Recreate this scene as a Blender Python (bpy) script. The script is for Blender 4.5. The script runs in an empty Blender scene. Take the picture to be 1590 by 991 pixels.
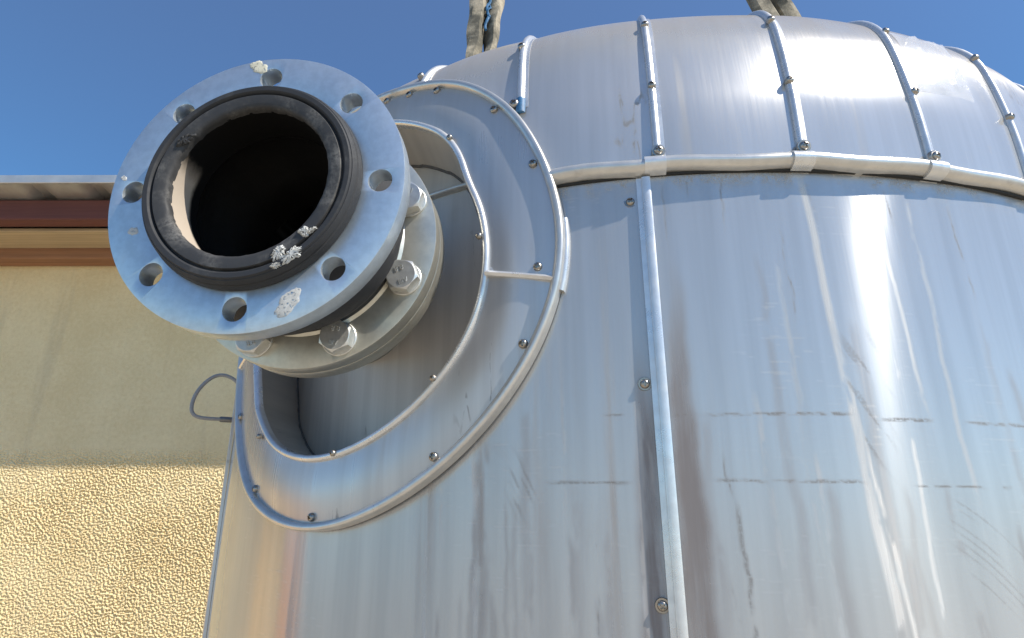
import bpy, bmesh, math, random
import numpy as np
from mathutils import Vector, Matrix

random.seed(7)
rng = np.random.default_rng(7)
rad = math.radians
C = bpy.context.scene.collection
scene = bpy.context.scene

# ------------------------------------------------------------------ helpers
def V3(p): return Vector((float(p[0]), float(p[1]), float(p[2])))

def mesh_from(name, verts, faces, uvs=None):
    me = bpy.data.meshes.new(name)
    me.from_pydata([tuple(map(float, v)) for v in verts], [], faces)
    if uvs is not None:
        lay = me.uv_layers.new(name='UVMap')
        idx = np.empty(len(me.loops), dtype=np.int32)
        me.loops.foreach_get('vertex_index', idx)
        lay.data.foreach_set('uv', np.asarray(uvs, dtype=np.float32)[idx].ravel())
    me.update()
    return me

def smooth(me, ang=35):
    me.polygons.foreach_set('use_smooth', [True] * len(me.polygons))
    if ang is not None:
        me.set_sharp_from_angle(angle=rad(ang))

def obj(name, me, mat=None, parent=None, ang=35, shade=True):
    if shade: smooth(me, ang)
    o = bpy.data.objects.new(name, me)
    C.objects.link(o)
    if mat is not None and len(me.materials) == 0: me.materials.append(mat)
    if parent is not None: o.parent = parent
    return o

def tag(o, label=None, cat=None, group=None, kind=None):
    if label: o['label'] = label
    if cat: o['category'] = cat
    if group: o['group'] = group
    if kind: o['kind'] = kind
    return o

def empty(name, loc, label, cat, group=None):
    o = bpy.data.objects.new(name, None)
    C.objects.link(o); o.location = loc; o.empty_display_size = .1
    tag(o, label, cat, group)
    return o

def bm_mesh(name, bm):
    bmesh.ops.recalc_face_normals(bm, faces=bm.faces)
    me = bpy.data.meshes.new(name); bm.to_mesh(me); bm.free()
    return me

def box_bm(bm, lo, hi, M=None):
    vs = [bm.verts.new((x, y, z)) for x in (lo[0], hi[0]) for y in (lo[1], hi[1]) for z in (lo[2], hi[2])]
    for f in ((0,1,3,2),(4,6,7,5),(0,4,5,1),(2,3,7,6),(0,2,6,4),(1,5,7,3)):
        bm.faces.new([vs[i] for i in f])
    if M is not None:
        for v in vs: v.co = M @ v.co
    return vs

def lathe(name, prof, n=96, closed=False, M=None):
    """prof: list of (t, r) along +Z axis; closed joins last to first (ring solids)."""
    vs, fs, ids = [], [], []
    for (t, r) in prof:
        if r < 1e-6:
            ids.append([len(vs)]); vs.append((0, 0, t))
        else:
            ids.append(list(range(len(vs), len(vs) + n)))
            for k in range(n):
                a = 2 * math.pi * k / n
                vs.append((r * math.cos(a), r * math.sin(a), t))
    m = len(prof)
    for i in range(m if closed else m - 1):
        A, B_ = ids[i], ids[(i + 1) % m]
        for k in range(n):
            k2 = (k + 1) % n
            if len(A) == 1 and len(B_) == 1: continue
            if len(A) == 1: fs.append((A[0], B_[k], B_[k2]))
            elif len(B_) == 1: fs.append((A[k], B_[0], A[k2]))
            else: fs.append((A[k], B_[k], B_[k2], A[k2]))
    bm = bmesh.new()
    bv = [bm.verts.new(v) for v in vs]
    for f in fs: bm.faces.new([bv[i] for i in f])
    if M is not None: bmesh.ops.transform(bm, matrix=M, verts=bm.verts)
    return bm_mesh(name, bm)

def evaluated(me, mods):
    """apply modifiers (callables) to a throw-away object and return the new mesh"""
    o = bpy.data.objects.new('tmp', me); C.objects.link(o)
    extra = []
    for f in mods:
        r = f(o)
        if r is not None: extra.append(r)
    dg = bpy.context.evaluated_depsgraph_get(); dg.update()
    out = bpy.data.meshes.new_from_object(o.evaluated_get(dg))
    bpy.data.objects.remove(o)
    for e in extra: bpy.data.objects.remove(e)
    return out

def boolcut(cut_me, op='DIFFERENCE'):
    def f(o):
        c = bpy.data.objects.new('cut', cut_me); C.objects.link(c)
        m = o.modifiers.new('b', 'BOOLEAN'); m.object = c; m.operation = op; m.solver = 'EXACT'
        return c
    return f

def bevel(w, seg=2, ang=40):
    def f(o):
        m = o.modifiers.new('v', 'BEVEL'); m.width = w; m.segments = seg
        m.limit_method = 'ANGLE'; m.angle_limit = rad(ang); m.harden_normals = False
    return f

def text_mesh(s, size, ext):
    cu = bpy.data.curves.new('txt', 'FONT'); cu.body = s; cu.size = size; cu.extrude = ext
    cu.align_x = 'CENTER'; cu.align_y = 'CENTER'; cu.resolution_u = 2
    o = bpy.data.objects.new('tmp', cu); C.objects.link(o)
    dg = bpy.context.evaluated_depsgraph_get(); dg.update()
    me = bpy.data.meshes.new_from_object(o.evaluated_get(dg))
    bpy.data.objects.remove(o)
    return me

def tube(pts, r, n=10, cap=True):
    """round tube along a 3d polyline; r scalar or list"""
    pts = [V3(p) for p in pts]; m = len(pts)
    rs = r if isinstance(r, (list, tuple)) else [r] * m
    vs, fs = [], []
    t0 = (pts[1] - pts[0]).normalized()
    up = t0.orthogonal().normalized()
    for i in range(m):
        t = (pts[min(i + 1, m - 1)] - pts[max(i - 1, 0)]).normalized()
        up = (up - t * up.dot(t)).normalized(); w = t.cross(up)
        for k in range(n):
            a = 2 * math.pi * k / n
            vs.append(pts[i] + (up * math.cos(a) + w * math.sin(a)) * rs[i])
    for i in range(m - 1):
        for k in range(n):
            k2 = (k + 1) % n
            fs.append((i*n+k, i*n+k2, (i+1)*n+k2, (i+1)*n+k))
    if cap:
        fs.append(tuple(range(n - 1, -1, -1))); fs.append(tuple((m-1)*n + k for k in range(n)))
    return mesh_from('tube', vs, fs)

# ------------------------------------------------------------------ node expressions
class E:
    """arithmetic on shader sockets"""
    def __init__(s, tree, sock): s.t = tree; s.s = sock
    def _op(s, op, *args, clamp=False):
        n = s.t.nodes.new('ShaderNodeMath'); n.operation = op; n.use_clamp = clamp
        for i, a in enumerate((s,) + args):
            if isinstance(a, E): s.t.links.new(a.s, n.inputs[i])
            else: n.inputs[i].default_value = a
        return E(s.t, n.outputs[0])
    def __add__(s, o): return s._op('ADD', o)
    __radd__ = __add__
    def __sub__(s, o): return s._op('SUBTRACT', o)
    def __rsub__(s, o): return (s * -1) + o
    def __mul__(s, o): return s._op('MULTIPLY', o)
    __rmul__ = __mul__
    def __truediv__(s, o): return s._op('DIVIDE', o)
    def abs(s): return s._op('ABSOLUTE')
    def max(s, o): return s._op('MAXIMUM', o)
    def min(s, o): return s._op('MINIMUM', o)
    def clamp(s): return s._op('ADD', 0.0, clamp=True)
    def ss(s, a, b, lo=0.0, hi=1.0):
        n = s.t.nodes.new('ShaderNodeMapRange'); n.interpolation_type = 'SMOOTHSTEP'
        s.t.links.new(s.s, n.inputs[0])
        if a > b: a, b, lo, hi = b, a, hi, lo
        n.inputs[1].default_value = a; n.inputs[2].default_value = b
        n.inputs[3].default_value = lo; n.inputs[4].default_value = hi
        return E(s.t, n.outputs[0])

class Mat:
    def __init__(s, name):
        s.m = bpy.data.materials.new(name); s.m.use_nodes = True
        s.t = s.m.node_tree; s.b = s.t.nodes['Principled BSDF']
    def uv(s):
        n = s.t.nodes.new('ShaderNodeTexCoord'); x = s.t.nodes.new('ShaderNodeSeparateXYZ')
        s.t.links.new(n.outputs['UV'], x.inputs[0]); s.tc = n
        return E(s.t, x.outputs[0]), E(s.t, x.outputs[1])
    def oc(s):
        n = s.t.nodes.new('ShaderNodeTexCoord'); x = s.t.nodes.new('ShaderNodeSeparateXYZ')
        s.t.links.new(n.outputs['Object'], x.inputs[0])
        return [E(s.t, x.outputs[i]) for i in range(3)]
    def vec(s, x, y, z=0.0):
        c = s.t.nodes.new('ShaderNodeCombineXYZ')
        for i, a in enumerate((x, y, z)):
            if isinstance(a, E): s.t.links.new(a.s, c.inputs[i])
            else: c.inputs[i].default_value = a
        return E(s.t, c.outputs[0])
    def noise(s, vec, scale=1.0, detail=3.0, rough=.55, dist=0.0):
        n = s.t.nodes.new('ShaderNodeTexNoise')
        if vec is not None: s.t.links.new(vec.s, n.inputs['Vector'])
        n.inputs['Scale'].default_value = scale; n.inputs['Detail'].default_value = detail
        n.inputs['Roughness'].default_value = rough; n.inputs['Distortion'].default_value = dist
        return E(s.t, n.outputs[0])
    def mix(s, fac, a, b):
        n = s.t.nodes.new('ShaderNodeMix'); n.data_type = 'RGBA'
        for i, q in ((0, fac), (6, a), (7, b)):
            if isinstance(q, E): s.t.links.new(q.s, n.inputs[i])
            elif i == 0: n.inputs[0].default_value = q
            else: n.inputs[i].default_value = (q[0], q[1], q[2], 1)
        return E(s.t, n.outputs[2])
    def set(s, name, v):
        i = s.b.inputs[name]
        if isinstance(v, E): s.t.links.new(v.s, i)
        elif isinstance(v, (tuple, list)): i.default_value = (v[0], v[1], v[2], 1)
        else: i.default_value = v
    def bump(s, h, strength, dist):
        n = s.t.nodes.new('ShaderNodeBump'); n.inputs['Strength'].default_value = strength
        n.inputs['Distance'].default_value = dist
        s.t.links.new(h.s, n.inputs['Height']); s.t.links.new(n.outputs[0], s.b.inputs['Normal'])
    def bumps(s, lst):
        prev = None
        for h, st, d in lst:
            n = s.t.nodes.new('ShaderNodeBump'); n.inputs['Strength'].default_value = st
            n.inputs['Distance'].default_value = d
            s.t.links.new(h.s, n.inputs['Height'])
            if prev: s.t.links.new(prev, n.inputs['Normal'])
            prev = n.outputs[0]
        s.t.links.new(prev, s.b.inputs['Normal'])

# ------------------------------------------------------------------ the tank's surface, unrolled
R = .82                                    # cladding radius
Q = R / 1.1
PIT, ROLL, F0 = .3201, -.0017, 991.0       # camera
AX, AY, Z0 = .3385 * R, 1.7196 * R, .4513 * R
BEAR = math.atan2(AX, AY)
GROUND = -1.60
# meridian profile above the shoulder: a short near-straight band, a tight knuckle, a flat crown
L0, A0, KN, A1, RC = .246 * Q, .20, .15 * Q, rad(62), 1.3 * Q
DS = .002
PS = np.arange(0, 1.6 * Q, DS)
PA = np.where(PS < L0, A0 * (PS / L0) ** 1.6, A0 + (PS - L0) / KN)
S1 = L0 + (A1 - A0) * KN
PA = np.where(PS > S1, A1 + (PS - S1) / RC, PA)
PA = PA + .035 * np.exp(-((PS - .135 * Q) / (.020 * Q)) ** 2)      # a shallow crease half way up
kern = np.ones(11) / 11
PA = np.convolve(np.pad(PA, 5, mode='edge'), kern, 'valid')
PA = np.minimum(PA, rad(90))
PR = R - np.concatenate([[0], np.cumsum(np.sin((PA[1:] + PA[:-1]) / 2) * DS)])
PZ = Z0 + np.concatenate([[0], np.cumsum(np.cos((PA[1:] + PA[:-1]) / 2) * DS)])

def prof(s, off=0.0):
    if s <= 0: return R + off, Z0 + s, 0.0
    a = float(np.interp(s, PS, PA))
    return float(np.interp(s, PS, PR)) + off * math.cos(a), float(np.interp(s, PS, PZ)) + off * math.sin(a), a

def P(u, s, h=0.0):
    """u: metres round the shell (left positive), s: metres up from the shoulder, h: metres off the sheet"""
    r, z, a = prof(s, h)
    t = BEAR + math.pi + u / R
    return Vector((AX + r * math.sin(t), AY + r * math.cos(t), z))

def nrm(u, s):
    _, _, a = prof(s)
    t = BEAR + math.pi + u / R
    return Vector((math.sin(t) * math.cos(a), math.cos(t) * math.cos(a), math.sin(a)))

def sweep(path, prf, closed=False, cap=True, base_off=0.0):
    """carry a cross-section of (lateral, height) along a path of (u, s) on the sheet"""
    m, n = len(path), len(prf)
    vs, fs, uv = [], [], []
    for i in range(m):
        a = path[(i - 1) % m] if closed else path[max(i - 1, 0)]
        b = path[(i + 1) % m] if closed else path[min(i + 1, m - 1)]
        rr = prof(path[i][1])[0] / R
        tu, ts = (b[0] - a[0]) * rr, b[1] - a[1]
        l = math.hypot(tu, ts) or 1
        pu, ps = -ts / l / rr, tu / l
        for (lat, h) in prf:
            u, s = path[i][0] + pu * lat, path[i][1] + ps * lat
            vs.append(P(u, s, h + base_off)); uv.append((u, s))
    for i in range(m if closed else m - 1):
        j = (i + 1) % m
        for k in range(n - 1):
            fs.append((i*n+k, i*n+k+1, j*n+k+1, j*n+k))
    if cap and not closed:
        fs.append(tuple(range(n))); fs.append(tuple((m-1)*n + k for k in range(n - 1, -1, -1)))
    bm = bmesh.new(); bv = [bm.verts.new(v) for v in vs]
    for f in fs: bm.faces.new([bv[i] for i in f])
    bmesh.ops.recalc_face_normals(bm, faces=bm.faces)
    lay = bm.loops.layers.uv.new('UVMap')
    bm.verts.index_update()
    for f in bm.faces:
        for lp in f.loops: lp[lay].uv = uv[lp.vert.index]
    me = bpy.data.meshes.new('sweep'); bm.to_mesh(me); bm.free()
    return me

def half_round(w, h, n=8, skirt=.004):
    return [(-w, -skirt)] + [(-w * math.cos(math.pi * k / n), h * math.sin(math.pi * k / n)) for k in range(n + 1)] + [(w, -skirt)]

# the opening round the nozzle: circles on the unrolled sheet
OC = (.503 * Q, -.077 * Q)
OUT = [(-180,.411),(-172,.415),(-159,.414),(-141,.409),(-121,.408),(-103,.411),(-91,.415),(-79,.413),(-65,.413),(-51,.409),(-42,.400),
       (-20,.395),(0,.39),(25,.378),(50,.36),(75,.345),(95,.342),(113,.351),(124,.372),(135,.384),(146,.393),(156,.397),(165,.401),(173,.407),(180,.411)]
INN = [(-180,.299),(-173,.302),(-163,.309),(-153,.313),(-136,.313),(-115,.311),(-89,.312),(-58,.311),(-45,.303),(-33,.294),(0,.286),(60,.280),
       (95,.279),(122,.283),(135,.291),(144,.295),(156,.288),(168,.290),(180,.299)]
def radial(tab, th):
    d = (math.degrees(th) + 180) % 360 - 180
    xs = [a for a, _ in tab]; ys = [b for _, b in tab]
    # light smoothing
    return Q * sum(np.interp((d + k + 180) % 360 - 180, xs, ys) for k in (-8, -4, 0, 4, 8)) / 5
def ring_pt(tab, th, k=1.0, add=0.0):
    r = radial(tab, th) * k + add
    return (OC[0] + r * math.cos(th), OC[1] + r * math.sin(th))

# ------------------------------------------------------------------ materials
def aluminium(name, streaky=1.0, shell=False, rough=(.30, .46), seed=0.0, base=(.74, .75, .77), dirt_amt=1.0, dirtcol=(.34, .29, .24), aniso=0.0, metal=.80, rot=.25):
    M = Mat(name); u, v = M.uv()
    broad = M.noise(M.vec(u * 3.2, v * 1.1, seed), 1, 3)
    streak = M.noise(M.vec(u * 42, v * 1.6, seed + 3), 1, 4, .6)
    fine = M.noise(M.vec(u * 260, v * 7, seed + 9), 1, 3, .6)
    grain = M.noise(M.vec(u * 900, v * 900, seed), 1, 2)
    blot = M.noise(M.vec(u * 14, v * 9, seed + 5), 1, 5, .65)
    runs = M.noise(M.vec(u * 22, v * 1.3, seed + 17), 1, 4, .6, .3).ss(.56, .74) * broad.ss(.40, .62)
    dirt = (runs * .50 + blot.ss(.60, .82) * .22 + grain.ss(.62, .8) * .08) * dirt_amt
    if seed in (40., 90.): dirt = dirt.max(v.ss((.17 if seed == 40. else .05) * Q, .33 * Q) * blot.ss(.25, .6, .30, .75))     # dust lies where the dome turns level
    if shell:
        def attr(n):
            a = M.t.nodes.new('ShaderNodeAttribute'); a.attribute_name = n; return E(M.t, a.outputs['Fac'])
        brk = M.noise(M.vec(u * 420, v * 420, 3.), 1, 3, .7)
        brk2 = M.noise(M.vec(u * 90, v * 7, 5.), 1, 4, .6)
        brown = attr('brown') * brk2.ss(.25, .62, .60, 1.0)
        pale = attr('pale') * brk2.ss(.28, .60, .35, 1.0)
        dark = attr('dark') * brk.ss(.33, .52)
        dark = dark.max(M.noise(M.vec(u * 95, v * 95, 51.), 1, 2, .6).ss(.75, .80) * .5)
        dirt = dirt.max(attr('grime') * brk.ss(.35, .6))
    else:
        dark = M.noise(M.vec(u * 95, v * 60, 51. + seed), 1, 3, .6).ss(.74, .80) * .5
        crack = (M.noise(M.vec(u * 9, v * 1.4, 71. + seed), 1, 4, .65) - .5).abs().ss(.007, .002) * M.noise(M.vec(u * 8, v * 6, 73. + seed), 1, 3).ss(.54, .64) \
            * M.noise(M.vec(u * 120, v * 60, 74. + seed), 1, 3, .7).ss(.42, .55)
        dark = dark.max(crack * .6)
    col = M.mix(streak.ss(.3, .75), base, tuple(c * .86 for c in base))
    col = M.mix(dirt.clamp(), col, dirtcol)
    met = metal - dirt * .4
    ro = broad.ss(.35, .65, rough[0], rough[1]) + (streak - .5) * (.06 if shell else .14) + (fine - .5) * .08 + dirt * .25
    if shell:
        col = M.mix(brown * .90, col, (.20, .160, .142)); met = met - brown * .30; ro = ro + brown * .12
        col = M.mix(pale * .62, col, (.60, .585, .55)); met = met - pale * .40; ro = ro + pale * .15
    col = M.mix(dark * .8, col, (.085, .072, .060)); met = met - dark * .5
    M.set('Base Color', col); M.set('Metallic', met.clamp()); M.set('Roughness', ro.max(.18).min(.9))
    M.set('Specular IOR Level', .25)
    if aniso:
        tn = M.t.nodes.new('ShaderNodeTangent'); tn.direction_type = 'UV_MAP'; tn.uv_map = 'UVMap'
        M.t.links.new(tn.outputs[0], M.b.inputs['Tangent'])
        M.set('Anisotropic', aniso); M.set('Anisotropic Rotation', rot)
    M.bumps([(broad, .35, .010 * streaky), (fine, .05 if shell else .10, .0004)])
    return M.m

def plain_metal(name, col, rough, vary=.10, scale=60, grime=.25, grimecol=(.2, .17, .14), metallic=1.0, stretch=1.0, bumpd=.0003):
    M = Mat(name); x, y, z = M.oc()
    p = M.vec(x * scale, y * scale, z * scale * stretch)
    a = M.noise(p, 1, 4, .6); b = M.noise(p, .22, 4, .6); c = M.noise(p, 6, 3, .6)
    g = b.ss(.55, .75) * a.ss(.40, .65) * grime
    col_ = M.mix(a.ss(.3, .7), tuple(k * .88 for k in col), col)
    M.set('Base Color', M.mix(g, col_, grimecol)); M.set('Metallic', (1 - g * .8) * metallic)
    M.set('Roughness', b.ss(.3, .7, rough - vary, rough + vary) + (c - .5) * .08 + g * .25)
    M.bumps([(a, .25, bumpd), (c, .2, bumpd * .4)])
    return M.m

MAT_SHELL = aluminium('aluminium sheet with rain stains', 1.0, True, (.150, .195), base=(.53, .53, .525), aniso=1.0, metal=.55)
MAT_DOME = aluminium('aluminium dome sheet', 1.0, False, (.14, .20), 40., (.63, .62, .60), metal=.58, aniso=.75, rot=0.0)
MAT_COLLAR = aluminium('aluminium collar sheet', .6, False, (.26, .36), 90., (.58, .575, .57), .8, aniso=.5, metal=.55)
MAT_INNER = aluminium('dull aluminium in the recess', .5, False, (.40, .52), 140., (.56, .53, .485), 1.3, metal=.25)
MAT_BEAD = plain_metal('bright aluminium bead', (.76, .755, .74), .30, .06, 90, .35, (.33, .27, .20), .60)
MAT_BEADD = plain_metal('weathered aluminium bead', (.66, .64, .60), .34, .06, 70, .75, (.30, .25, .19), .65)
MAT_SCREW = plain_metal('steel screw', (.40, .37, .33), .38, .1, 200, .5, (.12, .09, .06))
MAT_FLANGE = plain_metal('galvanised steel', (.60, .66, .70), .38, .025, 130, .10, (.45, .42, .36), .80)
MAT_ZINC = plain_metal('zinc plated steel', (.60, .58, .50), .36, .04, 120, .25, (.25, .22, .16), .75)
MAT_BOLT = plain_metal('zinc plated bolt', (.68, .675, .64), .40, .05, 220, .20, (.25, .22, .16), .78)
MAT_PIPE = plain_metal('grey pipe', (.45, .45, .44), .5, .08, 60, .4)

def rubber(name, base, dusty, lo, hi):
    M = Mat(name); x, y, z = M.oc()
    p = M.vec(x, y, z)
    a = M.noise(p, 30, 5, .65); b = M.noise(p, 260, 4, .7); c = M.noise(p, 9, 3)
    d = (a * .6 + c * .4).ss(lo, hi) * b.ss(.30, .62)
    M.set('Base Color', M.mix(d, base, dusty)); M.set('Roughness', a.ss(.3, .7, .56, .74) + d * .15); M.set('Specular IOR Level', .3)
    M.bumps([(b, .35, .0006), (a, .3, .001)])
    return M.m
HD = .1149
MAT_RUB = rubber('black rubber', (.032, .033, .036), (.115, .112, .106), .50, .78)
MAT_LIP = rubber('worn rubber lip', (.040, .040, .041), (.19, .182, .17), .46, .72)
M = Mat('dusty bore with painted sun sliver'); x, y, z = M.oc()
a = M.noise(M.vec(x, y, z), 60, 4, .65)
low = ((x * -.80) + (z * -.60) + (a - .5) * .012).ss(.030, .050) * (x * math.sin(HD) + y * math.cos(HD) + (a - .5) * .006).ss(.026, .019)     # pale dust confined to the sunlit sliver, shaded rest painted near black
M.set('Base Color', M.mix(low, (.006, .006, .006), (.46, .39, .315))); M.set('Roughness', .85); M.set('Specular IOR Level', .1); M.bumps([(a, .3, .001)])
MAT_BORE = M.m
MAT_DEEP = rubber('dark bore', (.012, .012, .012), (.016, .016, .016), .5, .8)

def flat(name, col, rough=.8, vary=.15, scale=40, bumpd=.001, metallic=0.0):
    M = Mat(name); x, y, z = M.oc(); p = M.vec(x, y, z)
    a = M.noise(p, scale, 5, .65); b = M.noise(p, scale * .12, 3)
    c = M.mix((a * .6 + b * .4).ss(.3, .7), tuple(k * (1 - vary) for k in col), tuple(min(1, k * (1 + vary)) for k in col))
    M.set('Base Color', c); M.set('Roughness', rough); M.set('Metallic', metallic)
    M.bumps([(a, .4, bumpd)])
    return M.m

# ------------------------------------------------------------------ storage tank
tank = empty('storage_tank', (AX, AY, GROUND), 'upright aluminium clad tank with domed panelled top and oval recess around its nozzle', 'tank')
TINV = Matrix.Translation((-AX, -AY, -GROUND))
def tpart(name, me, mat, ang=35, label=None):
    """meshes are written in world space: shift them so the tank's empty is their origin"""
    me.transform(TINV)
    o = obj(name, me, mat, tank, ang)
    if label: o['label'] = label
    return o

# shell: a fine grid, opened where the collar sits
def in_hole(u, s):
    du, dv = u - OC[0], s - OC[1]
    th = math.atan2(dv, du)
    return math.hypot(du, dv) < .5 * (radial(OUT, th) + radial(INN, th))

def grid_patch(us, ss, h, hole=False, hfun=None):
    idx = {}; vs = []; uv = []; fs = []
    for i, u in enumerate(us):
        for j, s in enumerate(ss):
            idx[i, j] = len(vs); vs.append(P(u, s, hfun(u, s) if hfun else h)); uv.append((u, s))
    for i in range(len(us) - 1):
        for j in range(len(ss) - 1):
            if hole and in_hole((us[i] + us[i+1]) / 2, (ss[j] + ss[j+1]) / 2): continue
            fs.append((idx[i, j], idx[i, j+1], idx[i+1, j+1], idx[i+1, j]))
    return mesh_from('patch', vs, fs, uv)

CIRC = 2 * math.pi * R
def vnoise(a, b, sa, sb, seed, octv=3, per=.55):
    """value noise on arrays, about 0..1"""
    out = np.zeros(np.broadcast(a, b).shape); amp = 1.0; tot = 0.0
    for o in range(octv):
        g = np.random.default_rng(int(seed) * 13 + o).random((256, 256))
        x = np.asarray(a) * sa * 2 ** o + 1000.; y = np.asarray(b) * sb * 2 ** o + 1000.
        xi = np.floor(x).astype(int); yi = np.floor(y).astype(int); fx = x - xi; fy = y - yi
        fx = fx * fx * (3 - 2 * fx); fy = fy * fy * (3 - 2 * fy)
        g00 = g[xi % 256, yi % 256]; g10 = g[(xi + 1) % 256, yi % 256]; g01 = g[xi % 256, (yi + 1) % 256]; g11 = g[(xi + 1) % 256, (yi + 1) % 256]
        out = out + amp * ((g00 * (1 - fx) + g10 * fx) * (1 - fy) + (g01 * (1 - fx) + g11 * fx) * fy)
        tot += amp; amp *= per
    return out / tot
def sst(x, a, b):
    t = np.clip((x - a) / (b - a), 0, 1); return t * t * (3 - 2 * t)
us = np.concatenate([np.linspace(-CIRC / 2, -.74, 60)[:-1], np.arange(-.74, .30, .0017), np.arange(.30, .80, .005), np.linspace(.80, CIRC / 2, 60)])
ss = np.concatenate([[GROUND - Z0], np.linspace(-1.6, -.80, 12)[:-1], np.arange(-.80, -.0005, .0017), [0.0]])
UU, SS = np.meshgrid(us, ss, indexing='ij')
def shell_fields(U, V):
    q = Q
    brown = np.zeros_like(U); pale = brown.copy(); dark = brown.copy()
    def line(u0, k, v0, v1, w, sd, brk=.0, wob=.004, tw=0.0, soft=.3, end=.04):
        wv = (vnoise(V, V * 0, 14, 1, sd, 4) - .5) * wob * 2.4
        d = np.abs(U - u0 - (v0 - V) * k - wv) / (w + np.maximum(v0 - V, 0) * tw)
        m = 1 - sst(d, soft, 1.0)
        m = m * sst(v0 - V, -.004, .02) * sst(V - v1, -end, end)
        if brk: m = m * sst(vnoise(U, V, 60, 22, sd + 3, 4, .65), brk - .09, brk + .09)
        return m
    def dash(v0, k, ua, ub, w, sd, brk=.45):
        lo, hi = min(ua, ub), max(ua, ub)
        wv = (vnoise(U, U * 0, 12, 1, sd, 3) - .5) * .005
        d = np.abs(V - v0 - (U - lo) * k - wv) / w
        m = (1 - sst(d, .3, 1.0)) * sst(U, lo - .004, lo + .012) * sst(-U, -hi - .004, -hi + .012)
        return m * sst(vnoise(U, V, 70, 260, sd + 5, 4, .7), brk - .1, brk + .1)
    mx = np.maximum
    # brown runs beside the standing seam and further runs of rain dirt
    for a in ((-.060, .004, -.10, -1.5, .008, 1, 0, .006, .046, .25, .22), (-.010, .015, -.22, -1.5, .012, 2, 0, .004, .022, .15, .15)):
        x = list(a); brown = mx(brown, line(x[0]*q, x[1], x[2]*q, x[3]*q, x[4], x[5], x[6], x[7], x[8], x[9], .04) * sst((x[2]*q - V), .0, x[10]))
    brown *= .80 + .30 * vnoise(U, V, 60, 3, 77, 3)
    r = np.random.default_rng(4)
    for n in range(44):
        u0 = r.uniform(-.72, .22); v0 = r.uniform(-.50, -.05) if n % 2 else r.uniform(-.52, -.30)
        brown = mx(brown, line(u0, r.uniform(-.05, .02), v0, v0 - r.uniform(.25, .7), r.uniform(.0025, .009), 100 + n, r.uniform(.25, .40), .006, .016, .1, .08) * r.uniform(.12, .42))
    for n in range(36):
        u0 = r.uniform(-.72, .25); v0 = r.uniform(-.6, -.02)
        pale = mx(pale, line(u0, r.uniform(-.05, .02), v0, v0 - r.uniform(.08, .4), r.uniform(.0018, .0045), 200 + n, r.uniform(.40, .52), .004, 0, .2, .05) * r.uniform(.25, .6))
    pale = mx(pale, line(-.251*q, -.052, -.018*q, -1.1*q, .0052, 6, .28, .002, .005) * .8)
    pale = mx(pale, line(-.268*q, -.10, -.30*q, -1.1*q, .0030, 7, .40, .003) * .7)
    pale = mx(pale, line(-.002*q, .006, -.33*q, -1.1*q, .0032, 8, .34, .005) * .75)
    pale = mx(pale, line(-.345*q, .02, -.10*q, -.9*q, .0030, 9, .46, .003) * .7)
    # crusted dark runs
    for a in ((-.104, -.02, -.46, -.66, .0042, 11, .46, .008), (-.112, -.02, -.50, -1.2, .0022, 12, .46, .007), (-.100, -.01, -.40, -.9, .0018, 13, .52, .008), (.068, -.02, -.47, -.7, .0022, 14, .52, .006),
              (-.135, -.03, -.018, -.085, .0018, 22, .44, .004), (-.262, -.02, -.03, -.13, .0026, 23, .46, .004), (-.21, -.02, -.10, -.24, .0016, 24, .48, .004), (-.375, 0, -.03, -.12, .0024, 25, .46, .004),
              (-.055, 0, -.02, -.10, .0016, 21, .46, .003), (-.48, -.02, -.05, -.2, .0022, 27, .47, .004), (-.09, .0, -.015, -.04, .0016, 28, .3, .01)):
        dark = mx(dark, .7 * line(a[0]*q, a[1], a[2]*q, a[3]*q, a[4] * .8, a[5], a[6], a[7] * 1.6, 0, .2, .03))
    # level scuffs
    for (a, b, vv, w, br) in ((.045, .010, -.356, .0020, .40), (-.075, -.268, -.3585, .0029, .40), (-.300, -.376, -.364, .0029, .40), (-.42, -.62, -.37, .0024, .44),
                          (.175, .167, -.4365, .0026, .3), (.122, .012, -.4385, .0020, .40), (-.088, -.272, -.441, .0026, .40), (-.33, -.47, -.447, .0022, .44), (-.03, -.085, -.3575, .0014, .5)):
        dark = mx(dark, .8 * dash(vv*q, .012, a*q, b*q, w * .8, int(abs(vv * 9700 + a * 310)), br + .03))
    # hatches of fine scratches, bright nicks, arcs
    hat = sst(vnoise(U * 1.0 - V * .5, V, 300, 20, 31, 2), .60, .72)
    area = np.exp(-((U + .290*q) / .016) ** 2 - ((V + .33*q) / .05) ** 2) + np.exp(-((U - .155*q) / .010) ** 2 - ((V + .44*q) / .022) ** 2)
    dark = mx(dark, np.clip(hat * area * 1.2, 0, .38))
    nick = sst(vnoise(U, V, 36, 420, 41, 3, .7), .68, .78) * sst(vnoise(U, V, 7, 9, 42, 2), .52, .66)
    for (uc, vc, ru, rv) in ((-.33, -.22, .05, .012), (-.33, -.50, .06, .010), (-.19, -.40, .05, .03), (-.35, -.36, .02, .25)):
        nick = mx(nick, sst(vnoise(U, V, 40, 420, 43, 3, .7), .60, .72) * np.exp(-((U - uc*q) / (ru*q)) ** 2 - ((V - vc*q) / (rv*q)) ** 2) * .45)
    pale = mx(pale, nick * .22)
    for n in range(9):                        # long sweeping arcs at the right
        cx, cy, rr_ = -.20 + .006 * n, -.62 - .012 * n, .36 + .009 * n
        d = np.abs(np.hypot(U - cx * 1.0, (V - cy) * .75) - rr_ * .62) / .0011
        dark = mx(dark, (1 - sst(d, .2, 1)) * sst(-U, .26, .30) * sst(vnoise(U, V, 20, 20, 300 + n, 2), .45, .6) * .40)
    grime = sst(V, -.050 * q, -.012 * q) * sst(vnoise(U, V, 60, 60, 61, 4, .65), .40, .62) * .8
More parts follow.
